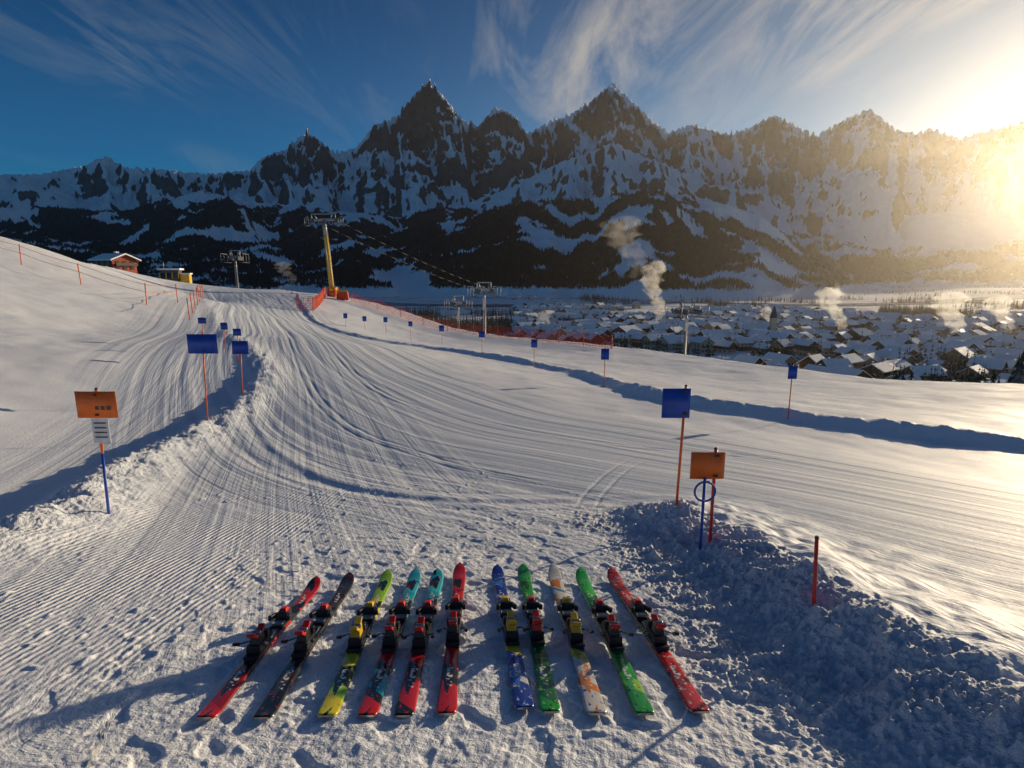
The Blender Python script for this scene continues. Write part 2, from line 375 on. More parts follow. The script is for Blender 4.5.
# ---------------------------------------------------------------- mesh builder
class MB:
    def __init__(s): s.v=[];s.f=[];s.m=[];s.mats=[];s.sm=[]
    def mi(s,mat):
        if mat not in s.mats: s.mats.append(mat)
        return s.mats.index(mat)
    def addm(s,vs,fs,mat,smooth=False):
        o=len(s.v); s.v+= [tuple(map(float,v)) for v in vs]; k=s.mi(mat)
        for f_ in fs: s.f.append([o+i for i in f_]); s.m.append(k); s.sm.append(smooth)
    def box(s,c,size,mat,R=None,taper=1.0):
        x,y,z=[q/2 for q in size]; vs=[]
        for sz in (-1,1):
            k=taper if sz>0 else 1
            for sx,sy in ((-1,-1),(1,-1),(1,1),(-1,1)): vs.append(Vector((sx*x*k,sy*y*k,sz*z)))
        if R is not None: vs=[R@q for q in vs]
        vs=[q+Vector(c) for q in vs]
        s.addm(vs,[(0,3,2,1),(4,5,6,7),(0,1,5,4),(1,2,6,5),(2,3,7,6),(3,0,4,7)],mat)
    def cyl(s,p0,p1,r0,r1,mat,n=10,smooth=True):
        p0=Vector(p0);p1=Vector(p1); d=(p1-p0).normalized(); q=d.to_track_quat('Z','Y'); vs=[];
        for p,r in ((p0,r0),(p1,r1)):
            for i in range(n):
                a=2*math.pi*i/n; vs.append(p+q@Vector((r*math.cos(a),r*math.sin(a),0)))
        fs=[(i,(i+1)%n,n+(i+1)%n,n+i) for i in range(n)]
        s.addm(vs,fs,mat,smooth); o=len(s.v)-2*n; k=s.mi(mat)
        s.f.append([o+i for i in range(n)][::-1]); s.m.append(k); s.sm.append(False)
        s.f.append([o+n+i for i in range(n)]); s.m.append(k); s.sm.append(False)
    def tube(s,pts,r,mat,n=6):
        for a,b_ in zip(pts[:-1],pts[1:]): s.cyl(a,b_,r,r,mat,n)
    def mesh(s,name):
        me=bpy.data.meshes.new(name); me.from_pydata(s.v,[],s.f)
        for m_ in s.mats: me.materials.append(m_)
        me.polygons.foreach_set('material_index',s.m); me.polygons.foreach_set('use_smooth',s.sm); me.update(); return me
    def obj(s,name,loc=(0,0,0),bevel=0):
        ob=bpy.data.objects.new(name,s.mesh(name)); sc.collection.objects.link(ob); ob.location=loc
        if bevel:
            bv=ob.modifiers.new('bevel','BEVEL'); bv.width=bevel; bv.segments=2; bv.limit_method='ANGLE'
        return ob
orange=simple('orange_panel',(.85,.17,.02),.45); bluep=simple('blue_panel',(.012,.07,.42),.4); redp=simple('red_pole_paint',(.75,.05,.025),.4)
orpole=simple('orange_pole_paint',(.85,.16,.03),.4); bluepole=simple('blue_pole_paint',(.02,.08,.45),.4); white=simple('white_tag',(.75,.75,.75),.6)
blk=simple('black_plastic',(.02,.02,.022),.35); gray=simple('galvanised_steel',(.32,.33,.34),.5,.6); yel=simple('yellow_paint',(.80,.45,.03),.5)
dkgray=simple('dark_steel',(.08,.085,.09),.5,.3); wood=simple('dark_timber',(.10,.055,.03),.7,scale=3); wall=simple('cream_render',(.50,.44,.36),.8,scale=1)
wall2=simple('ochre_render',(.42,.28,.16),.8,scale=1); roofsnow=simple('roof_snow',(.84,.86,.88),.7,var=.04,scale=.6); glassm=simple('window_glass',(.03,.04,.05),.1,var=.1)
netred=simple('orange_red_net',(.75,.08,.03),.6); cablem=simple('steel_cable',(.05,.05,.055),.5,.5)
redpl=simple('red_plastic',(.72,.025,.015),.3); yelpl=simple('yellow_plastic',(.8,.5,.02),.35); hutred=simple('red_hut_cladding',(.30,.04,.02),.7)
# ---------------------------------------------------------------- piste markers
def top_h(P,vt):
    d=P[1]*CP-P[2]*SP; lo,hi=0,min(60,d*1.2)
    for _ in range(40):
        m=(lo+hi)/2
        if proj((P[0],P[1],P[2]+m))[1]>vt: lo=m
        else: hi=m
    return lo
def marker(u,vb,vt,pw=0,ph=0,pc=None,pole=orpole,ut=None,tag=False,polelow=None,name='piste_marker',rp=.014,poff=0):
    P=hit(u,vb); d=P[1]*CP-P[2]*SP; hgt=top_h(P,vt); mb=MB(); r=rp
    topx=0 if ut is None else (ut-proj((P[0],P[1],P[2]+hgt))[0])*d/F
    mid=.35*hgt
    if polelow: 
        mb.cyl((0,0,-.25),(topx*.5,0,mid*1.4),r,r,polelow,10); mb.cyl((topx*.5,0,mid*1.4),(topx,0,hgt),r*.98,r*.98,pole,10)
    else: mb.cyl((0,0,-.25),(topx,0,hgt),r,r*.95,pole,12)
    mb.cyl((topx,0,hgt),(topx*1.01,0,hgt+.012),r*1.15,r*.8,blk,10)
    if pw:
        w=pw*d/F; h=ph*d/F
        nx=8; vs=[];fs=[]
        cxp=topx*.92+poff*d/F; y0=-r-.004
        for yy in (-.004,.0):
            for j in range(2):
                for i in range(nx+1):
                    q=i/nx*2-1
                    vs.append((cxp+q*w/2, y0+yy-.02*w*(1-q*q), hgt-.02-h+j*h))
        k=nx+1
        for i in range(nx):
            fs.append((i,i+1,k+i+1,k+i)); o_=2*k; fs.append((o_+i+1,o_+i,o_+k+i,o_+k+i+1))
            fs.append((i+1,i,o_+i,o_+i+1)); fs.append((k+i,k+i+1,o_+k+i+1,o_+k+i))
        fs.append((0,k,3*k,2*k)); fs.append((nx,2*k+nx,3*k+nx,k+nx))
        mb.addm(vs,fs,pc,True)
        for zz in (hgt-.02-h*.12,hgt-.02-h*.88):
            mb.box((topx*.92,y0-.02*w-.007,zz),(r*2.6,.008,.018),blk)
        if tag:
            mb.box((cxp+.01,-r-.006,hgt-.02-h*1.5),(w*.42,.004,h*.95),white)
            for k_ in range(4): mb.box((cxp+.01,-r-.010,hgt-.02-h*1.2-k_*h*.18),(w*.3,.003,h*.05),dkgray)
            for k_ in range(3): mb.box((cxp+w*(.02+.14*k_),y0-.02*w-.006,hgt-.02-h*.62),(w*.09,.003,h*.14),dkgray)
    ob=mb.obj(name,tuple(P)); return P,hgt
marker(108,513,389,39,26,orange,orpole,ut=96,tag=True,polelow=bluepole)
marker(207,420,333,29,19,bluep,orpole,ut=202)
marker(242,393,340,16,13,bluep,orpole,ut=240)
marker(203,345,317,8,6,bluep,orpole,ut=202); marker(225,352,322,7,7,bluep,orpole,ut=224); marker(238,362,328,8,7,bluep,orpole,ut=237)
marker(676,505,386,27,29,bluep,orpole,ut=686,poff=-9)
marker(710,541,449,33,27,orange,redp,ut=716,poff=-8)
marker(816,605,538,0,0,None,redp,ut=817,name='red_stake',rp=.011)
marker(788,419,365,9,13,bluep,orpole); marker(604,387,348,8,11,bluep,orpole); marker(534,368,339,6,8,bluep,orpole)
marker(482,354,331,6,6,bluep,orpole); marker(442,344,325,5,6,bluep,orpole); marker(411,341,321,4,5,bluep,orpole)
marker(386,333,317,4,5,bluep,orpole); marker(365,330,316,4,5,bluep,orpole); marker(346,327,313,4,5,bluep,orpole)
P=hit(700,548); hg=top_h(P,478); mb=MB(); d=P[1]*CP-P[2]*SP
tx=(705-proj((P[0],P[1],P[2]+hg))[0])*d/F
mb.cyl((0,0,-.2),(tx,0,hg),.012,.012,bluepole,10); R_=10*d/F
pts=[(tx*.85+R_*math.cos(a),-.020,hg-R_*1.3+R_*math.sin(a)) for a in np.linspace(0,2*math.pi,25)]
mb.tube(pts,.009,bluepole,8); mb.obj('ring_marker_pole',tuple(P))
# ---------------------------------------------------------------- fences
def fence(name,pxs,hpost,posts_every,mat_post,mat_net,net=True,rope=1,rad=.02):
    P=catmull([hit(u,v)[:2] for u,v in pxs],8); mb=MB()
    seg=np.hypot(*np.diff(P,axis=0).T); L=np.concatenate([[0],np.cumsum(seg)]); nn=max(3,int(L[-1]/posts_every))
    tsam=np.linspace(0,L[-1],nn+1); xs=np.interp(tsam,L,P[:,0]); ys=np.interp(tsam,L,P[:,1]); zs=ground(xs,ys)
    for x,y,z in zip(xs,ys,zs): 
        mb.cyl((x,y,z-.3),(x+random.uniform(-.05,.05)*hpost,y,z+hpost),rad,rad,mat_post,6)
    for i in range(nn):
        a=Vector((xs[i],ys[i],zs[i])); b_=Vector((xs[i+1],ys[i+1],zs[i+1])); K=5
        if net:
            for k in range(8):
                mb.tube([a.lerp(b_,j/K)+Vector((0,0,hpost*.95*k/7-.06*hpost*math.sin(math.pi*j/K))) for j in range(K+1)],rad*.5,mat_net,3)
            M=int((b_-a).length/.2)+1
            for j in range(M+1):
                q=a.lerp(b_,j/M); sg=.06*hpost*math.sin(math.pi*j/M); mb.cyl(q+Vector((0,0,-sg)),q+Vector((0,0,hpost*.95-sg)),rad*.45,rad*.45,mat_net,3)
        else:
            for k in range(rope):
                mb.tube([a.lerp(b_,j/K)+Vector((0,0,hpost*(.95-.35*k)-.08*math.sin(math.pi*j/K))) for j in range(K+1)],.014,mat_net,4)
    return mb.obj(name)
fence('red_safety_net_fence',[(352,302),(385,312),(430,327),(500,337),(560,343),(612,349)],1.25,3.5,redp,netred,rad=.04)
fence('red_safety_net_fence',[(296,291),(312,293),(326,297)],1.4,2.5,redp,netred,rad=.035)
fence('rope_fence',[(-40,246),(15,263),(76,283),(128,300),(150,305),(178,303)],1.25,4.5,orpole,orpole,net=False,rope=2,rad=.03)
fence('rope_fence',[(190,320),(196,308),(203,299)],1.2,3.,orpole,orpole,net=False,rope=1,rad=.03)
# ---------------------------------------------------------------- lift pylons
def pylon(P,hgt,armw,mast=gray,low=None,yaw=0,r=.4):
    mb=MB(); k=hgt/10
    mb.cyl((0,0,-3),(0,0,hgt*.8),r,r*.7,low or mast,16); mb.cyl((0,0,hgt*.8),(0,0,hgt),r*.68,r*.6,mast,16)
    mb.cyl((0,0,.0),(0,0,.35),r*1.7,r*1.6,gray,16)
    mb.box((0,0,hgt),(armw,.35*k,.32*k),gray)
    mb.box((0,0,hgt+.75*k),(armw*.9,.12*k,.12*k),gray)
    for sx in (-1,1):
        x=sx*armw*.46
        mb.cyl((x,0,hgt),(x,0,hgt+.8*k),.07*k,.07*k,gray,6)
        mb.cyl((x*.55,0,hgt),(x*.75,0,hgt+.75*k),.05*k,.05*k,gray,6)
        mb.box((x,0,hgt-.3*k),(.16*k,2.4*k,.16*k),dkgray)
        for j in range(6):
            y=(-1.1+j*.44)*k; mb.cyl((x-.1*k,y,hgt-.12*k),(x+.1*k,y,hgt-.12*k),.19*k,.19*k,dkgray,12)
        mb.box((x+sx*.45*k,0,hgt-.65*k),(.5*k,2.8*k,.05*k),dkgray)
        for y in (-1.35,0,1.35): mb.cyl((x+sx*.68*k,y*k,hgt-.62*k),(x+sx*.68*k,y*k,hgt+.35*k),.03*k,.03*k,gray,5)
        mb.cyl((x+sx*.68*k,-1.35*k,hgt+.35*k),(x+sx*.68*k,1.35*k,hgt+.35*k),.03*k,.03*k,gray,5)
    for sx in (-.22,.22): mb.cyl((sx,-r*1.1-.1,0),(sx,-r*.8-.1,hgt),.03,.03,gray,5)
    for j in range(int(hgt/.4)): mb.cyl((-.22,-r-.1,.3+j*.4),(.22,-r-.1,.3+j*.4),.02,.02,gray,4)
    ob=mb.obj('ski_lift_pylon',tuple(P)); ob.rotation_euler=(0,0,yaw); return ob
PT=hit(333,297); hT=top_h(PT,220)
tilt=(324-proj((PT[0],PT[1],PT[2]+hT))[0])*PT[1]/F
pob=pylon(PT,hT,3.3,low=yel,yaw=.5,r=.40); pob.rotation_euler=(0,math.atan2(tilt,hT),.5) if abs(tilt)<2 else (0,0,.5)
mb=MB()
for i in range(3): mb.cyl((0,0,-.3+i*.55),(0,0,.22+i*.55),.72,.72,(yel,orpole,yel)[i],20)
for a in range(0,360,60): mb.box((.74*math.cos(math.radians(a)),.74*math.sin(math.radians(a)),.5),(.06,.2,1.5),redp,Matrix.Rotation(math.radians(a),3,'Z'))
mb.obj('pylon_crash_padding',(PT[0],PT[1],PT[2]))
mb=MB(); 
mb.box((0,0,.5),(1.6,.5,1.0),netred,taper=.85); mb.box((0,0,1.1),(1.2,.08,.35),yel); mb.cyl((-.5,0,-.3),(-.5,0,1.3),.05,.05,redp); mb.cyl((.5,0,-.3),(.5,0,1.3),.05,.05,redp)
P=hit(343,300); mb.obj('crash_mat',tuple(P),bevel=.05)
def far_pylon(u,vt,d,hgt,armw,yaw=0.,r=.3):
    Pt=pt(u,vt,d); P=(Pt[0],Pt[1],Pt[2]-hgt); pylon(P,hgt,armw,yaw=yaw,r=r); return Pt
A1=far_pylon(235,257,150,22,2.6,.2,.42); A2=far_pylon(458,303,150,24,3.0,.3,.42); A3=far_pylon(484,290,105,18,2.8,.3,.36)
A4=far_pylon(687,310,130,24,4,.3,.36)
def cable(pts,r=.03):
    for a,b_ in zip(pts[:-1],pts[1:]):
        a=Vector(a);b_=Vector(b_); mb=MB(); K=16; s=(b_-a).length*.015
        mb.tube([a.lerp(b_,j/K)-Vector((0,0,4*s*(j/K)*(1-j/K))) for j in range(K+1)],r,cablem,5); mb.obj('lift_cable')
Tt=Vector((PT[0]+(tilt if abs(tilt)<2 else 0),PT[1],PT[2]+hT))
off=Vector((math.cos(.5),math.sin(.5),0))*1.6
for s_ in (-1,1):
    cable([Tt+off*s_+Vector((0,0,.1)),Vector(A1)+off*s_*1.1],.02)
    cable([Tt+off*s_+Vector((0,0,.1)),Vector(A3)+off*s_*1.1,Vector(A4)+off*s_,Vector((190,330,-45))+off*s_],.02)
# ---------------------------------------------------------------- houses
def house(mb,ox,oy,oz,yaw,w=11,l=13,h=5.5,rise=2.6,wm=wall,detail=True,rm=roofsnow,snowt=.45,gab=wood):
    R=Matrix.Rotation(yaw,3,'Z'); C=Vector((ox,oy,oz))
    def T(p): return C+R@Vector(p)
    def bx(c,s,m): mb.box(T(c),s,m,R)
    bx((0,0,h*.25-1.5),(w,l,h*.5+3),wm); bx((0,0,h*.75),(w+.15,l+.15,h*.5),gab)
    hw=w/2+.05
    for y in (-l/2-.05,l/2+.05):
        vs=[T((-hw,y,h)),T((hw,y,h)),T((0,y,h+rise*.98))]; mb.addm(vs,[(0,1,2)],gab)
    ov=1.1; e=w/2+ov; dz=rise/(w/2)*ov
    for th_,m_,z0 in ((.22,wood,0),(snowt,rm,.225)):
        vs=[]
        for y in (-l/2-ov,l/2+ov):
            for x,z in ((-e,h-dz),(0,h+rise),(e,h-dz)): vs.append(T((x,y,z+z0)))
            for x,z in ((-e,h-dz),(0,h+rise),(e,h-dz)): vs.append(T((x,y,z+z0+th_)))
        mb.addm(vs,[(3,4,1,0),(4,5,2,1),(6,7,10,9),(7,8,11,10),(3,9,10,4),(4,10,11,5),(0,1,7,6),(1,2,8,7),(0,6,9,3),(2,5,11,8)],m_)
    bx((w*.22,l*.15,h+rise*.9),(.9,.9,2.2),wm); bx((w*.22,l*.15,h+rise*.9+1.25),(1.1,1.1,.3),rm)
    if detail:
        for y,s in ((-l/2-.1,-1),(l/2+.1,1)):
            for fl in (1.6,h*.75):
                for x in (-w*.3,0,w*.3): bx((x,y+s*.02,fl),(1.2,.12,1.3),glassm)
            bx((0,y+s*.6,h*.55),(w*.9,1.2,.15),wood); bx((0,y+s*1.15,h*.55+.5),(w*.9,.08,.8),wood)
        for x,s in ((-w/2-.1,-1),(w/2+.1,1)):
            for fl in (1.6,h*.75):
                for y in (-l*.3,0,l*.3): bx((x+s*.02,y,fl),(.12,1.2,1.3),glassm)
placed=[]; tries=0
while tries<20000 and len(placed)<950:
    tries+=1
    a=math.radians(random.uniform(.5,46)); r=math.sqrt(random.uniform(310**2,1090**2))
    x=r*math.sin(a); y=r*math.cos(a)
    if a<math.radians(12) and r<480: continue
    dens=float(perlin(np.array([x/160]),np.array([y/160]),300)[0])
    if dens<-.45-(.0 if r<800 else -(r-800)/290*.8): continue
    if min([1e9]+[(x-q[0])**2+(y-q[1])**2 for q in placed])<(16.5 if r>430 else 19)**2: continue
    placed.append((x,y))
big=MB()
for x,y in placed:
    z=float(valley_z(np.array([x]),np.array([y]))[0]); r=math.hypot(x,y)
    w=random.uniform(8,12)*(1.5 if random.random()<.06 else 1); l=w*random.uniform(1.05,1.5); hh=random.uniform(5,9)
    yaw=random.choice([0,math.pi/2])+random.uniform(-.35,.35)+.4
    wm=random.choice([wall,wall,wall2,wood]); gb=random.choice([wood,wood,wall,wall2])
    if r<430:
        mb=MB(); house(mb,0,0,0,0,w,l,hh,w*random.uniform(.24,.38),wm,True,gab=gb); ob=mb.obj('chalet',(x,y,z)); ob.rotation_euler=(0,0,yaw)
    else: house(big,x,y,z,yaw,w,l,hh,w*random.uniform(.24,.38),wm,r<650,gab=gb)
big.obj('village_houses')
mb=MB(); house(mb,0,0,0,0,11,22,9,6,wall,False); mb.box((0,-13,9),(5,5,22),wall); mb.addm([(-2.8,-15.8,20),(2.8,-15.8,20),(2.8,-10.2,20),(-2.8,-10.2,20),(0,-13,33)],[(0,1,4),(1,2,4),(2,3,4),(3,0,4)],dkgray)
mb.obj('church',(250,560,-60))
P=pt(116,270,68); mb=MB(); house(mb,0,0,0,0,8,9,4.0,1.6,hutred,True,roofsnow,.4,gab=hutred); ob=mb.obj('mountain_hut',(P[0],P[1],P[2]-.3)); ob.rotation_euler=(0,0,1.2); ob.scale=(.36,.36,.36)
P=pt(172,282,84); mb=MB()
mb.box((0,0,0),(2.4,2.2,3.4),dkgray); mb.box((0,0,.9),(2.5,2.3,.8),glassm); mb.box((0,0,1.85),(2.9,2.7,.25),roofsnow)
for x in (-1.2,-.4,.4,1.2): mb.box((x,-1.17,.9),(.1,.06,.8),yel)
mb.box((1.9,0,.2),(1.2,1.5,1.8),yel); mb.box((1.9,0,1.2),(1.5,1.8,.18),roofsnow); mb.cyl((-.9,0,1.9),(-.9,0,2.9),.08,.08,gray)
ob=mb.obj('lift_operator_cabin',(P[0],P[1],P[2])); ob.rotation_euler=(0,0,.3)
# ---------------------------------------------------------------- conifers
m_con,t,b=new_mat('conifer_needles'); g=t.add('ShaderNodeNewGeometry').outputs['Position']
nn_=t.noise(g,.8,4,.7); c=t.mix(t.mapr(nn_,.35,.65),(.012,.022,.014),(.05,.065,.035)); 
nrm=t.add('ShaderNodeNewGeometry'); sp=t.add('ShaderNodeSeparateXYZ'); t.l.new(nrm.outputs['Normal'],sp.inputs[0])
c=t.mix(t.math('MULTIPLY',t.mapr(sp.outputs[2],.35,.9,0,1),t.mapr(t.noise(g,.35,3,.6),.45,.6,0,.45)),c,(.7,.73,.78))
t.val(c,b.inputs['Base Color']); b.inputs['Roughness'].default_value=.85
def conifer(seed,h=1.,levels=9,br=9):
    rs=random.Random(seed); V=[];Fc=[]; 
    for k,(zz,rr_) in enumerate(((0,.022),(.5,.013),(1.0,.002))):
        for i in range(4): a=i*math.pi/2; V.append((rr_*math.cos(a),rr_*math.sin(a),zz))
    for k in range(2):
        for i in range(4): Fc.append((k*4+i,k*4+(i+1)%4,k*4+4+(i+1)%4,k*4+4+i))
    for L_ in range(levels):
        q=L_/levels; z=.10+.88*q; rad=.22*(1-q)**.85*rs.uniform(.85,1.1)+.012
        nb=max(4,int(br*(1-q*.5))); a0=rs.uniform(0,6.28)
        for i in range(nb):
            a=a0+i*2*math.pi/nb+rs.uniform(-.2,.2); R_=rad*rs.uniform(.7,1.15); wdt=rs.uniform(.35,.6)*rad
            ca,sa=math.cos(a),math.sin(a); zt=z-R_*rs.uniform(.35,.7); zi=z+.05; o=len(V)
            V+= [(0,0,zi),(ca*R_*.6-sa*wdt*.5,sa*R_*.6+ca*wdt*.5,z-R_*.35),(ca*R_,sa*R_,zt),(ca*R_*.6+sa*wdt*.5,sa*R_*.6-ca*wdt*.5,z-R_*.35),(ca*R_*.55,sa*R_*.55,z-R_*.1)]
            Fc+= [(o,o+1,o+4),(o+1,o+2,o+4),(o+2,o+3,o+4),(o+3,o,o+4)]
    return np.array(V),Fc
def forest_obj(name,pts_,hr,variants,mat):
    Vs=[];Fs=[];o=0
    for (x,y,z) in pts_:
        V,Fc=variants[random.randrange(len(variants))]; hgt=random.uniform(*hr); a=random.uniform(0,6.28); ca,sa=math.cos(a),math.sin(a); wd=random.uniform(.8,1.15)
        q=V*hgt; Vs.append(np.stack([(q[:,0]*ca-q[:,1]*sa)*wd+x,(q[:,0]*sa+q[:,1]*ca)*wd+y,q[:,2]+z-.3],1)); Fs+=[tuple(i+o for i in f_) for f_ in Fc]; o+=len(V)
    me=bpy.data.meshes.new(name); me.from_pydata(np.concatenate(Vs),[],Fs); me.materials.append(mat); me.update()
    ob=bpy.data.objects.new(name,me); sc.collection.objects.link(ob); return ob
lowv=[conifer(i,levels=5,br=5) for i in range(4)]; HM=[]
for i in range(4):
    V,Fc=conifer(20+i,levels=16,br=13); me=bpy.data.meshes.new('pine_tree'); me.from_pydata(V,[],Fc); me.materials.append(m_con); HM.append(me)
def vz(x,y): return float(valley_z(np.array([x]),np.array([y]))[0])
# trees stand on the wooded lower slope beyond the right-hand crest
def slope_tree(u,d,hgt):
    P=pt(u,380,d); x,y=P[0],P[1]; z=max(float(base_z(np.array([x]),np.array([y]))[0]),-61.)
    ob=bpy.data.objects.new('pine_tree',HM[random.randrange(4)]); sc.collection.objects.link(ob)
    ob.scale=(hgt*.95,hgt*.95,hgt); ob.location=(x,y,z-.3); ob.rotation_euler=(0,0,random.uniform(0,6))
for i in range(90):
    u=random.uniform(868,1200)
    if u<940 and random.random()<.4: continue
    d=random.uniform(52,95)
    P=pt(u,380,d); z=max(float(base_z(np.array([P[0]]),np.array([P[1]]))[0]),-61.)
    vt=random.uniform(362,380)-(max(0,u-965)*.35 if random.random()<.5 else 0)
    top=pt(u,vt,d)[2]; hgt=top-z
    if 7<hgt<24: slope_tree(u,d,hgt)
pts_=[]
def patch(u0,u1,r0,r1,nn,thr=-.05,seed=0,fr=60):
    k=0;c_=0
    a0=math.atan((u0-512)/F); a1=math.atan((u1-512)/F)
    while k<nn and c_<nn*6:
        c_+=1; a=random.uniform(a0,a1); r=math.sqrt(random.uniform(r0*r0,r1*r1)); x=r*math.sin(a); y=r*math.cos(a)
        if float(perlin(np.array([x/fr]),np.array([y/fr*.6]),400+seed)[0])<thr: continue
        pts_.append((x,y,vz(x,y))); k+=1
patch(370,530,430,900,1500,-.1,1,90); patch(520,1060,320,900,750,.1,2,50); patch(680,770,1060,1140,250,0,3); patch(860,1060,1060,1150,500,-.1,4,120)
patch(500,1060,1300,1900,900,.25,5,110); patch(900,1100,300,480,200,-.1,6,60); patch(760,1080,2000,3600,1800,.12,7,260)
pts_=[p for p in pts_ if min((p[0]-q[0])**2+(p[1]-q[1])**2 for q in placed)>64]
forest_obj('pine_forest',pts_,(9,17),lowv,m_con)
print('trees',time.time()-T0)
# ---------------------------------------------------------------- smoke plumes
def smoke_mat(name,dens,sc_):
    m=bpy.data.materials.new(name); m.use_nodes=True; t=NT(m.node_tree); t.n.remove(t.n['Principled BSDF']); out=t.n['Material Output']
    co=t.add('ShaderNodeTexCoord').outputs['Object']; nz_=t.noise(co,sc_,3,.6,.5)
    dn=t.math('MULTIPLY',t.mapr(nz_,.42,.62),dens)
    vs=t.add('ShaderNodeVolumeScatter'); vs.inputs['Color'].default_value=(.97,.96,.94,1); vs.inputs['Anisotropy'].default_value=.5
    t.l.new(dn,vs.inputs['Density']); t.l.new(vs.outputs[0],out.inputs['Volume']); return m
def plume(u,vb,vt,d,r0,r1,dx,dens):
    P=pt(u,vb,d); hgt=(vb-vt)*d/F; mb=MB(); m=smoke_mat('chimney_smoke',dens,1.0/(r1*.55)); n_=16; K=20; vs=[];fs=[]
    for k in range(K+1):
        q=k/K; r=(r0+(r1-r0)*q**.8)*(1+.18*math.sin(k*1.9)+.1*math.sin(k*3.7)); 
        if k==K: r*=.35
        if k==K-1: r*=.75
        cx__=dx*hgt*q**1.6+r1*.35*math.sin(q*7); 
        for i in range(n_):
            a=2*math.pi*i/n_; rj=r*(1+.12*math.sin(3*a+k)); vs.append((cx__+rj*math.cos(a),rj*math.sin(a),hgt*q))
    for k in range(K):
        for i in range(n_): fs.append((k*n_+i,k*n_+(i+1)%n_,(k+1)*n_+(i+1)%n_,(k+1)*n_+i))
    fs.append(tuple(range(n_))[::-1]); fs.append(tuple(K*n_+i for i in range(n_)))
    mb.addm(vs,fs,m,True); mb.obj('chimney_smoke_plume',tuple(P))
plume(655,326,262,640,2,14,-.05,.10); plume(838,335,288,560,2,12,-.35,.08); plume(952,343,292,520,2,14,-.15,.09)
plume(545,334,310,640,2,9,.1,.07); plume(632,278,218,900,8,34,-.2,.008); plume(291,284,262,500,2,8,-.35,.05)
plume(1004,335,296,560,2,12,-.3,.07); plume(770,330,308,640,1.5,7,-.3,.06)
# ---------------------------------------------------------------- skis
def gmat(name,stops,accent,acc2,scale=20):
    m,t,b=new_mat(name); tc=t.add('ShaderNodeTexCoord').outputs['Object']; sp=t.add('ShaderNodeSeparateXYZ'); t.l.new(tc,sp.inputs[0])
    y=t.math('ADD',t.math('MULTIPLY',sp.outputs[1],1/1.7),t.mapr(sp.outputs[0],-.05,.05,-.03,.03))
    c=t.ramp(y,stops,'CONSTANT')
    mpp=t.add('ShaderNodeMapping'); t.l.new(tc,mpp.inputs[0]); mpp.inputs['Scale'].default_value=(1.2,.35,1); mpp.inputs['Rotation'].default_value=(0,0,.12)
    vo=t.add('ShaderNodeTexVoronoi'); t.l.new(mpp.outputs[0],vo.inputs['Vector']); vo.inputs['Scale'].default_value=scale
    spc=t.add('ShaderNodeSeparateColor'); t.l.new(vo.outputs['Color'],spc.inputs[0])
    c=t.mix(t.math('GREATER_THAN',spc.outputs[0],.72),c,accent)
    c=t.mix(t.math('GREATER_THAN',t.noise(tc,34,3,.6,.6),.63),c,acc2)
    lt=t.math('MULTIPLY',t.math('LESS_THAN',t.math('ABSOLUTE',sp.outputs[0]),.015),t.math('GREATER_THAN',t.noise(tc,52,0,.5),.54))
    seg=t.math('MULTIPLY',t.math('GREATER_THAN',y,.14),t.math('LESS_THAN',y,.25))
    seg2=t.math('MULTIPLY',t.math('GREATER_THAN',y,.76),t.math('LESS_THAN',y,.85))
    c=t.mix(t.math('MULTIPLY',lt,t.math('ADD',seg,seg2,clamp=True)),c,(.8,.8,.78))
    c=t.mix(1.0,c,(.82,.80,.78),'MULTIPLY')
    c=t.mix(t.mapr(t.noise(tc,60,4,.7),.66,.74,0,.4),c,(.75,.78,.82))
    t.val(c,b.inputs['Base Color']); b.inputs['Roughness'].default_value=.25; b.inputs['Coat Weight'].default_value=.3
    return m
R=(.66,.012,.012);K_=(.012,.012,.015);G=(.01,.36,.04);Y_=(.85,.72,.02);B_=(.012,.05,.38);T_=(.01,.42,.55);W_=(.75,.74,.70);O_=(.78,.25,.02);LG=(.32,.65,.03);DR=(.35,.008,.008)
edge=simple('ski_steel_edge',(.35,.35,.36),.3,.9)
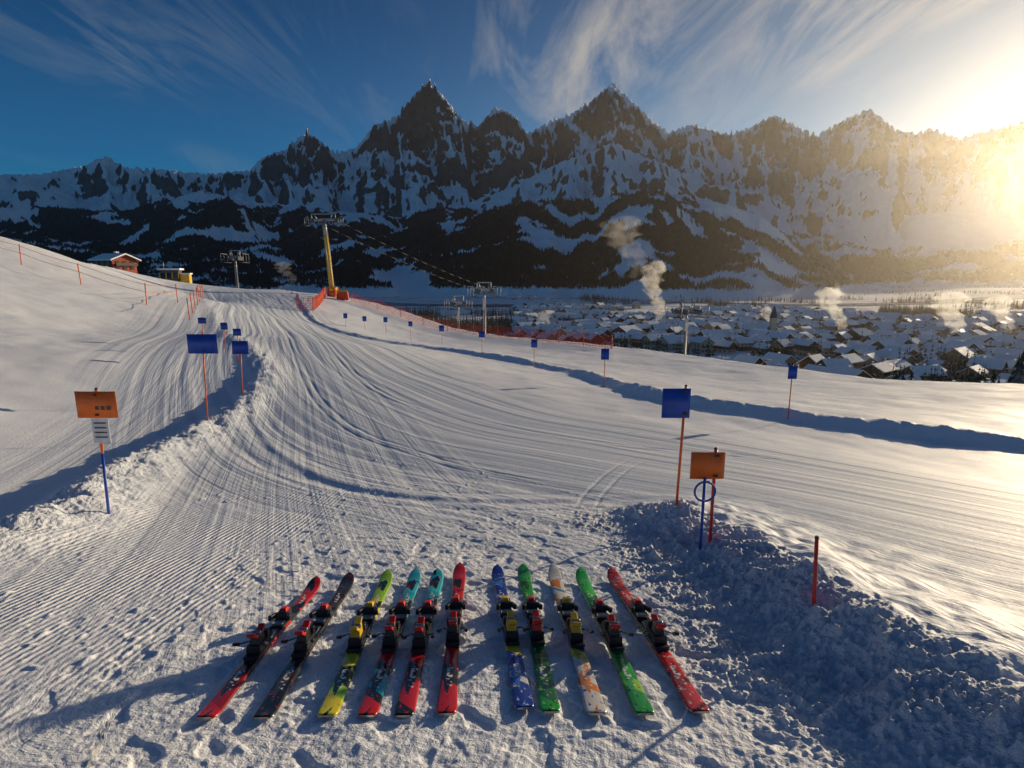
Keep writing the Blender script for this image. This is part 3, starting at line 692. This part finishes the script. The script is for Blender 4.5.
skis=[((204,724),(317,586),[(0,R),(.06,DR),(.26,K_),(.36,R),(.62,K_),(.72,R)],K_,DR,0),
 ((261,724),(350,582),[(0,K_),(.35,(.05,.01,.01)),(.42,K_),(.85,(.03,.03,.035))],(.05,.05,.055),DR,0),
 ((326,722),(388,579),[(0,Y_),(.10,LG),(.16,K_),(.24,Y_),(.34,K_),(.64,Y_),(.80,LG)],K_,LG,1),
 ((366,722),(416,578),[(0,R),(.08,K_),(.12,T_),(.22,K_),(.27,R),(.42,K_),(.64,T_),(.70,K_),(.74,T_),(.88,(.05,.55,.7))],K_,R,0),
 ((403,722),(438,578),[(0,K_),(.05,R),(.2,K_),(.26,R),(.34,K_),(.62,T_),(.70,R),(.74,T_),(.86,(.05,.6,.7))],K_,R,0),
 ((446,720),(460,572),[(0,R),(.16,K_),(.24,R),(.36,K_),(.60,R)],K_,DR,0),
 ((525,714),(497,574),[(0,B_),(.14,W_),(.17,B_),(.30,Y_),(.36,B_),(.60,Y_),(.66,B_),(.76,W_),(.79,B_)],(.05,.2,.7),W_,1),
 ((551,718),(523,573),[(0,G),(.06,(.01,.14,.03)),(.36,G),(.62,(.01,.1,.02)),(.7,G)],(.01,.1,.03),LG,2),
 ((598,720),(553,574),[(0,W_),(.12,O_),(.16,W_),(.28,Y_),(.34,B_),(.4,O_),(.6,W_),(.70,O_),(.76,W_),(.86,(.05,.3,.5)),(.89,W_)],O_,B_,1),
 ((646,720),(580,577),[(0,G),(.12,LG),(.18,G),(.62,(.01,.2,.04)),(.7,(.04,.6,.08))],(.03,.5,.06),K_,0),
 ((702,718),(611,577),[(0,R),(.16,K_),(.18,R),(.4,K_),(.62,R)],DR,W_,0)]
def ski(i,p0,p1,stops,ac,ac2,bt):
    P0=Vector(hit(*p0));P1=Vector(hit(*p1)); L=(P1-P0).length
    yv=(P1-P0).normalized(); up=Vector((0,SP,CP)); xv=yv.cross(up).normalized(); zv=xv.cross(yv)
    Rm=Matrix((xv,yv,zv)).transposed()
    body=gmat('ski_topsheet',stops,ac,ac2)
    mb=MB(); N=64; vs=[];fs=[]
    for k in range(N+1):
        q=k/N; y=q*L
        w=.038+.011*min(1,abs((q-.44)/.46)**2)
        if q>.92: w*=math.sqrt(max(0,1-((q-.92)/.08)**2.3))*.97+.03
        if q<.025: w*=.72+.28*(q/.025)**.5
        z=.006*math.sin(math.pi*q)+ (.060*((q-.87)/.13)**2 if q>.87 else 0)+(.008*((.05-q)/.05)**2 if q<.05 else 0)
        th_=.009+.010*math.sin(math.pi*min(1,max(0,q)))
        if q>.9: th_*=max(.5,1-(q-.9)*5)
        for x,zz in ((-w,0),(-w,.0025),(-w*.94,th_*.8),(-w*.80,th_),(w*.80,th_),(w*.94,th_*.8),(w,.0025),(w,0)): vs.append((x,y,z+zz))
    for k in range(N):
        for j in range(8):
            a=k*8+j;b_=k*8+(j+1)%8; fs.append((a,b_,b_+8,a+8))
    mb.addm(vs,[f_ for n_,f_ in enumerate(fs) if n_%8 in (1,2,3,4,5)],body,True)
    k_=mb.mi(edge)
    for f_ in [f_ for n_,f_ in enumerate(fs) if n_%8 in (0,6,7)]+[tuple(range(8))[::-1]]: mb.f.append(list(f_)); mb.m.append(k_); mb.sm.append(False)
    par=bpy.data.objects.new('ski',None); sc.collection.objects.link(par); par.empty_display_size=.1
    par.matrix_world=Matrix.Translation(P0+up*.012)@Rm.to_4x4()
    def ch(mb_,nm,bev=0):
        ob=mb_.obj(nm); ob.parent=par
        if bev:
            ob.scale=(1.22,1.18,1.25); ob.location=(0,-L*.47*.18,-.006)
            bv=ob.modifiers.new('bevel','BEVEL'); bv.width=bev; bv.segments=2; bv.limit_method='ANGLE'
        return ob
    ch(mb,'ski_board')
    A=[redpl,yelpl,redpl][bt]; c0=L*.47; zb=.024; D=blk
    m=MB()
    m.box((0,c0,zb),(.055,.52,.010),D); m.box((0,c0+.14,zb+.008),(.064,.17,.010),D); m.box((0,c0-.16,zb+.008),(.064,.20,.010),D)
    m.box((0,c0+.02,zb+.006),(.03,.15,.006),edge); ch(m,'binding_plate',.002)
    m=MB(); y=c0+.17
    m.box((0,y,zb+.03),(.062,.085,.038),D,taper=.85); m.box((0,y+.035,zb+.03),(.046,.06,.034),A if i!=1 else D,taper=.6)
    m.box((0,y+.005,zb+.055),(.04,.05,.018),A,taper=.7)
    for s in (-1,1):
        m.box((s*.036,y-.045,zb+.038),(.016,.055,.022),D,Matrix.Rotation(s*.35,3,'Z')); m.cyl((s*.043,y-.07,zb+.028),(s*.043,y-.07,zb+.052),.010,.010,D,10)
    m.box((0,y-.085,zb+.022),(.056,.045,.012),edge); ch(m,'binding_toe_piece',.003)
    m=MB(); y=c0-.17
    m.box((0,y,zb+.03),(.058,.12,.034),D); m.box((0,y-.005,zb+.062),(.046,.085,.045),A if bt else D,taper=.75)
    m.box((0,y+.045,zb+.062),(.062,.03,.030),D); m.box((0,y-.055,zb+.085),(.034,.075,.014),A,Matrix.Rotation(-.5,3,'X'))
    m.box((0,y+.028,zb+.088),(.03,.05,.012),A,Matrix.Rotation(.4,3,'X'))
    m.cyl((-.02,y-.02,zb+.086),(.02,y-.02,zb+.086),.012,.012,edge,10); ch(m,'binding_heel_piece',.003)
    m=MB()
    for s in (-1,1):
        m.tube([(s*.03,y+.07,zb+.012),(s*.052,y+.06,zb+.022),(s*.058,y-.02,zb+.045),(s*.060,y-.07,zb+.062)],.0035,D,6)
        m.cyl((s*.060,y-.06,zb+.058),(s*.062,y-.105,zb+.075),.009,.007,D,8)
    m.box((0,y+.10,zb+.03),(.05,.05,.008),D,Matrix.Rotation(.25,3,'X')); ch(m,'ski_brake',.001)
for i,s in enumerate(skis): ski(i,*s)
# ---------------------------------------------------------------- haze (real air volume over the valley)
m=bpy.data.materials.new('valley_haze_air'); m.use_nodes=True; t=NT(m.node_tree); t.n.remove(t.n['Principled BSDF'])
vs=t.add('ShaderNodeVolumeScatter'); vs.inputs['Color'].default_value=(1,.93,.82,1); vs.inputs['Density'].default_value=4.6e-5; vs.inputs['Anisotropy'].default_value=.78
t.l.new(vs.outputs[0],t.n['Material Output'].inputs['Volume'])
mb=MB(); mb.box((0,5700,270),(24000,11000,740),m); mb.obj('valley_haze')
# ---------------------------------------------------------------- world
w=bpy.data.worlds.new('World'); sc.world=w; w.use_nodes=True; t=NT(w.node_tree); bg=t.n['Background']
sky=t.add('ShaderNodeTexSky'); sky.sky_type='NISHITA'; sky.sun_disc=False; sky.sun_elevation=SUN_EL; sky.sun_rotation=SUN_AZ; sky.altitude=1500; sky.air_density=1.0; sky.dust_density=1.2; sky.ozone_density=3.0
tc=t.add('ShaderNodeTexCoord').outputs['Generated']; sp=t.add('ShaderNodeSeparateXYZ'); t.l.new(tc,sp.inputs[0])
den=t.math('ADD',t.math('MAXIMUM',sp.outputs[2],0.0),.14)
cx2=t.math('DIVIDE',sp.outputs[0],den); cy2=t.math('DIVIDE',sp.outputs[1],den)
cb=t.add('ShaderNodeCombineXYZ'); t.l.new(cx2,cb.inputs[0]); t.l.new(cy2,cb.inputs[1])
mp=t.add('ShaderNodeMapping'); t.l.new(cb.outputs[0],mp.inputs[0]); mp.inputs['Rotation'].default_value=(0,0,-1.15); mp.inputs['Scale'].default_value=(2.2,.55,1)
cn1=t.noise(mp.outputs[0],1.3,8,.66,.9); cn2=t.noise(cb.outputs[0],.62,2,.5,.3)
cm=t.math('MULTIPLY',t.mapr(cn1,.47,.72),t.mapr(cn2,.40,.58))
dt=t.add('ShaderNodeVectorMath',operation='DOT_PRODUCT'); t.l.new(tc,dt.inputs[0]); dt.inputs[1].default_value=SUND
dp=t.math('MAXIMUM',dt.outputs['Value'],0.0)
sunf=t.math('POWER',dp,5.0)
skc=t.mix(1.0,sky.outputs[0],t.mix(t.math('POWER',dp,3.5),(.12,.56,.78),(1.2,1.0,.80)),'MULTIPLY')
skc=t.mix(t.mapr(sp.outputs[2],.12,.46,0,1),skc,t.mix(1.0,skc,(.36,.52,.62),'MULTIPLY'))
cc=t.mix(sunf,(1.8,2.2,2.6),(11.5,9.0,6.4))
allc=t.mix(t.math('MULTIPLY',cm,.8),skc,cc)
t.l.new(allc,bg.inputs[0]); bg.inputs[1].default_value=.115
sl=bpy.data.lights.new('sun','SUN'); sl.energy=5; sl.angle=math.radians(.5); sl.color=(1,.79,.52)
so=bpy.data.objects.new('sun',sl); sc.collection.objects.link(so); so.rotation_euler=SUND.to_track_quat('Z','Y').to_euler()
# ---------------------------------------------------------------- camera
cam=bpy.data.cameras.new('camera'); co=bpy.data.objects.new('camera',cam); sc.collection.objects.link(co)
cam.sensor_width=36; cam.lens=36*F/1024; cam.clip_start=.05; cam.clip_end=30000; co.rotation_euler=(math.pi/2-PITCH,0,0); sc.camera=co
sc.view_settings.view_transform='Standard'; sc.view_settings.look='None'; sc.view_settings.exposure=0
print('done',time.time()-T0, len(bpy.data.objects))
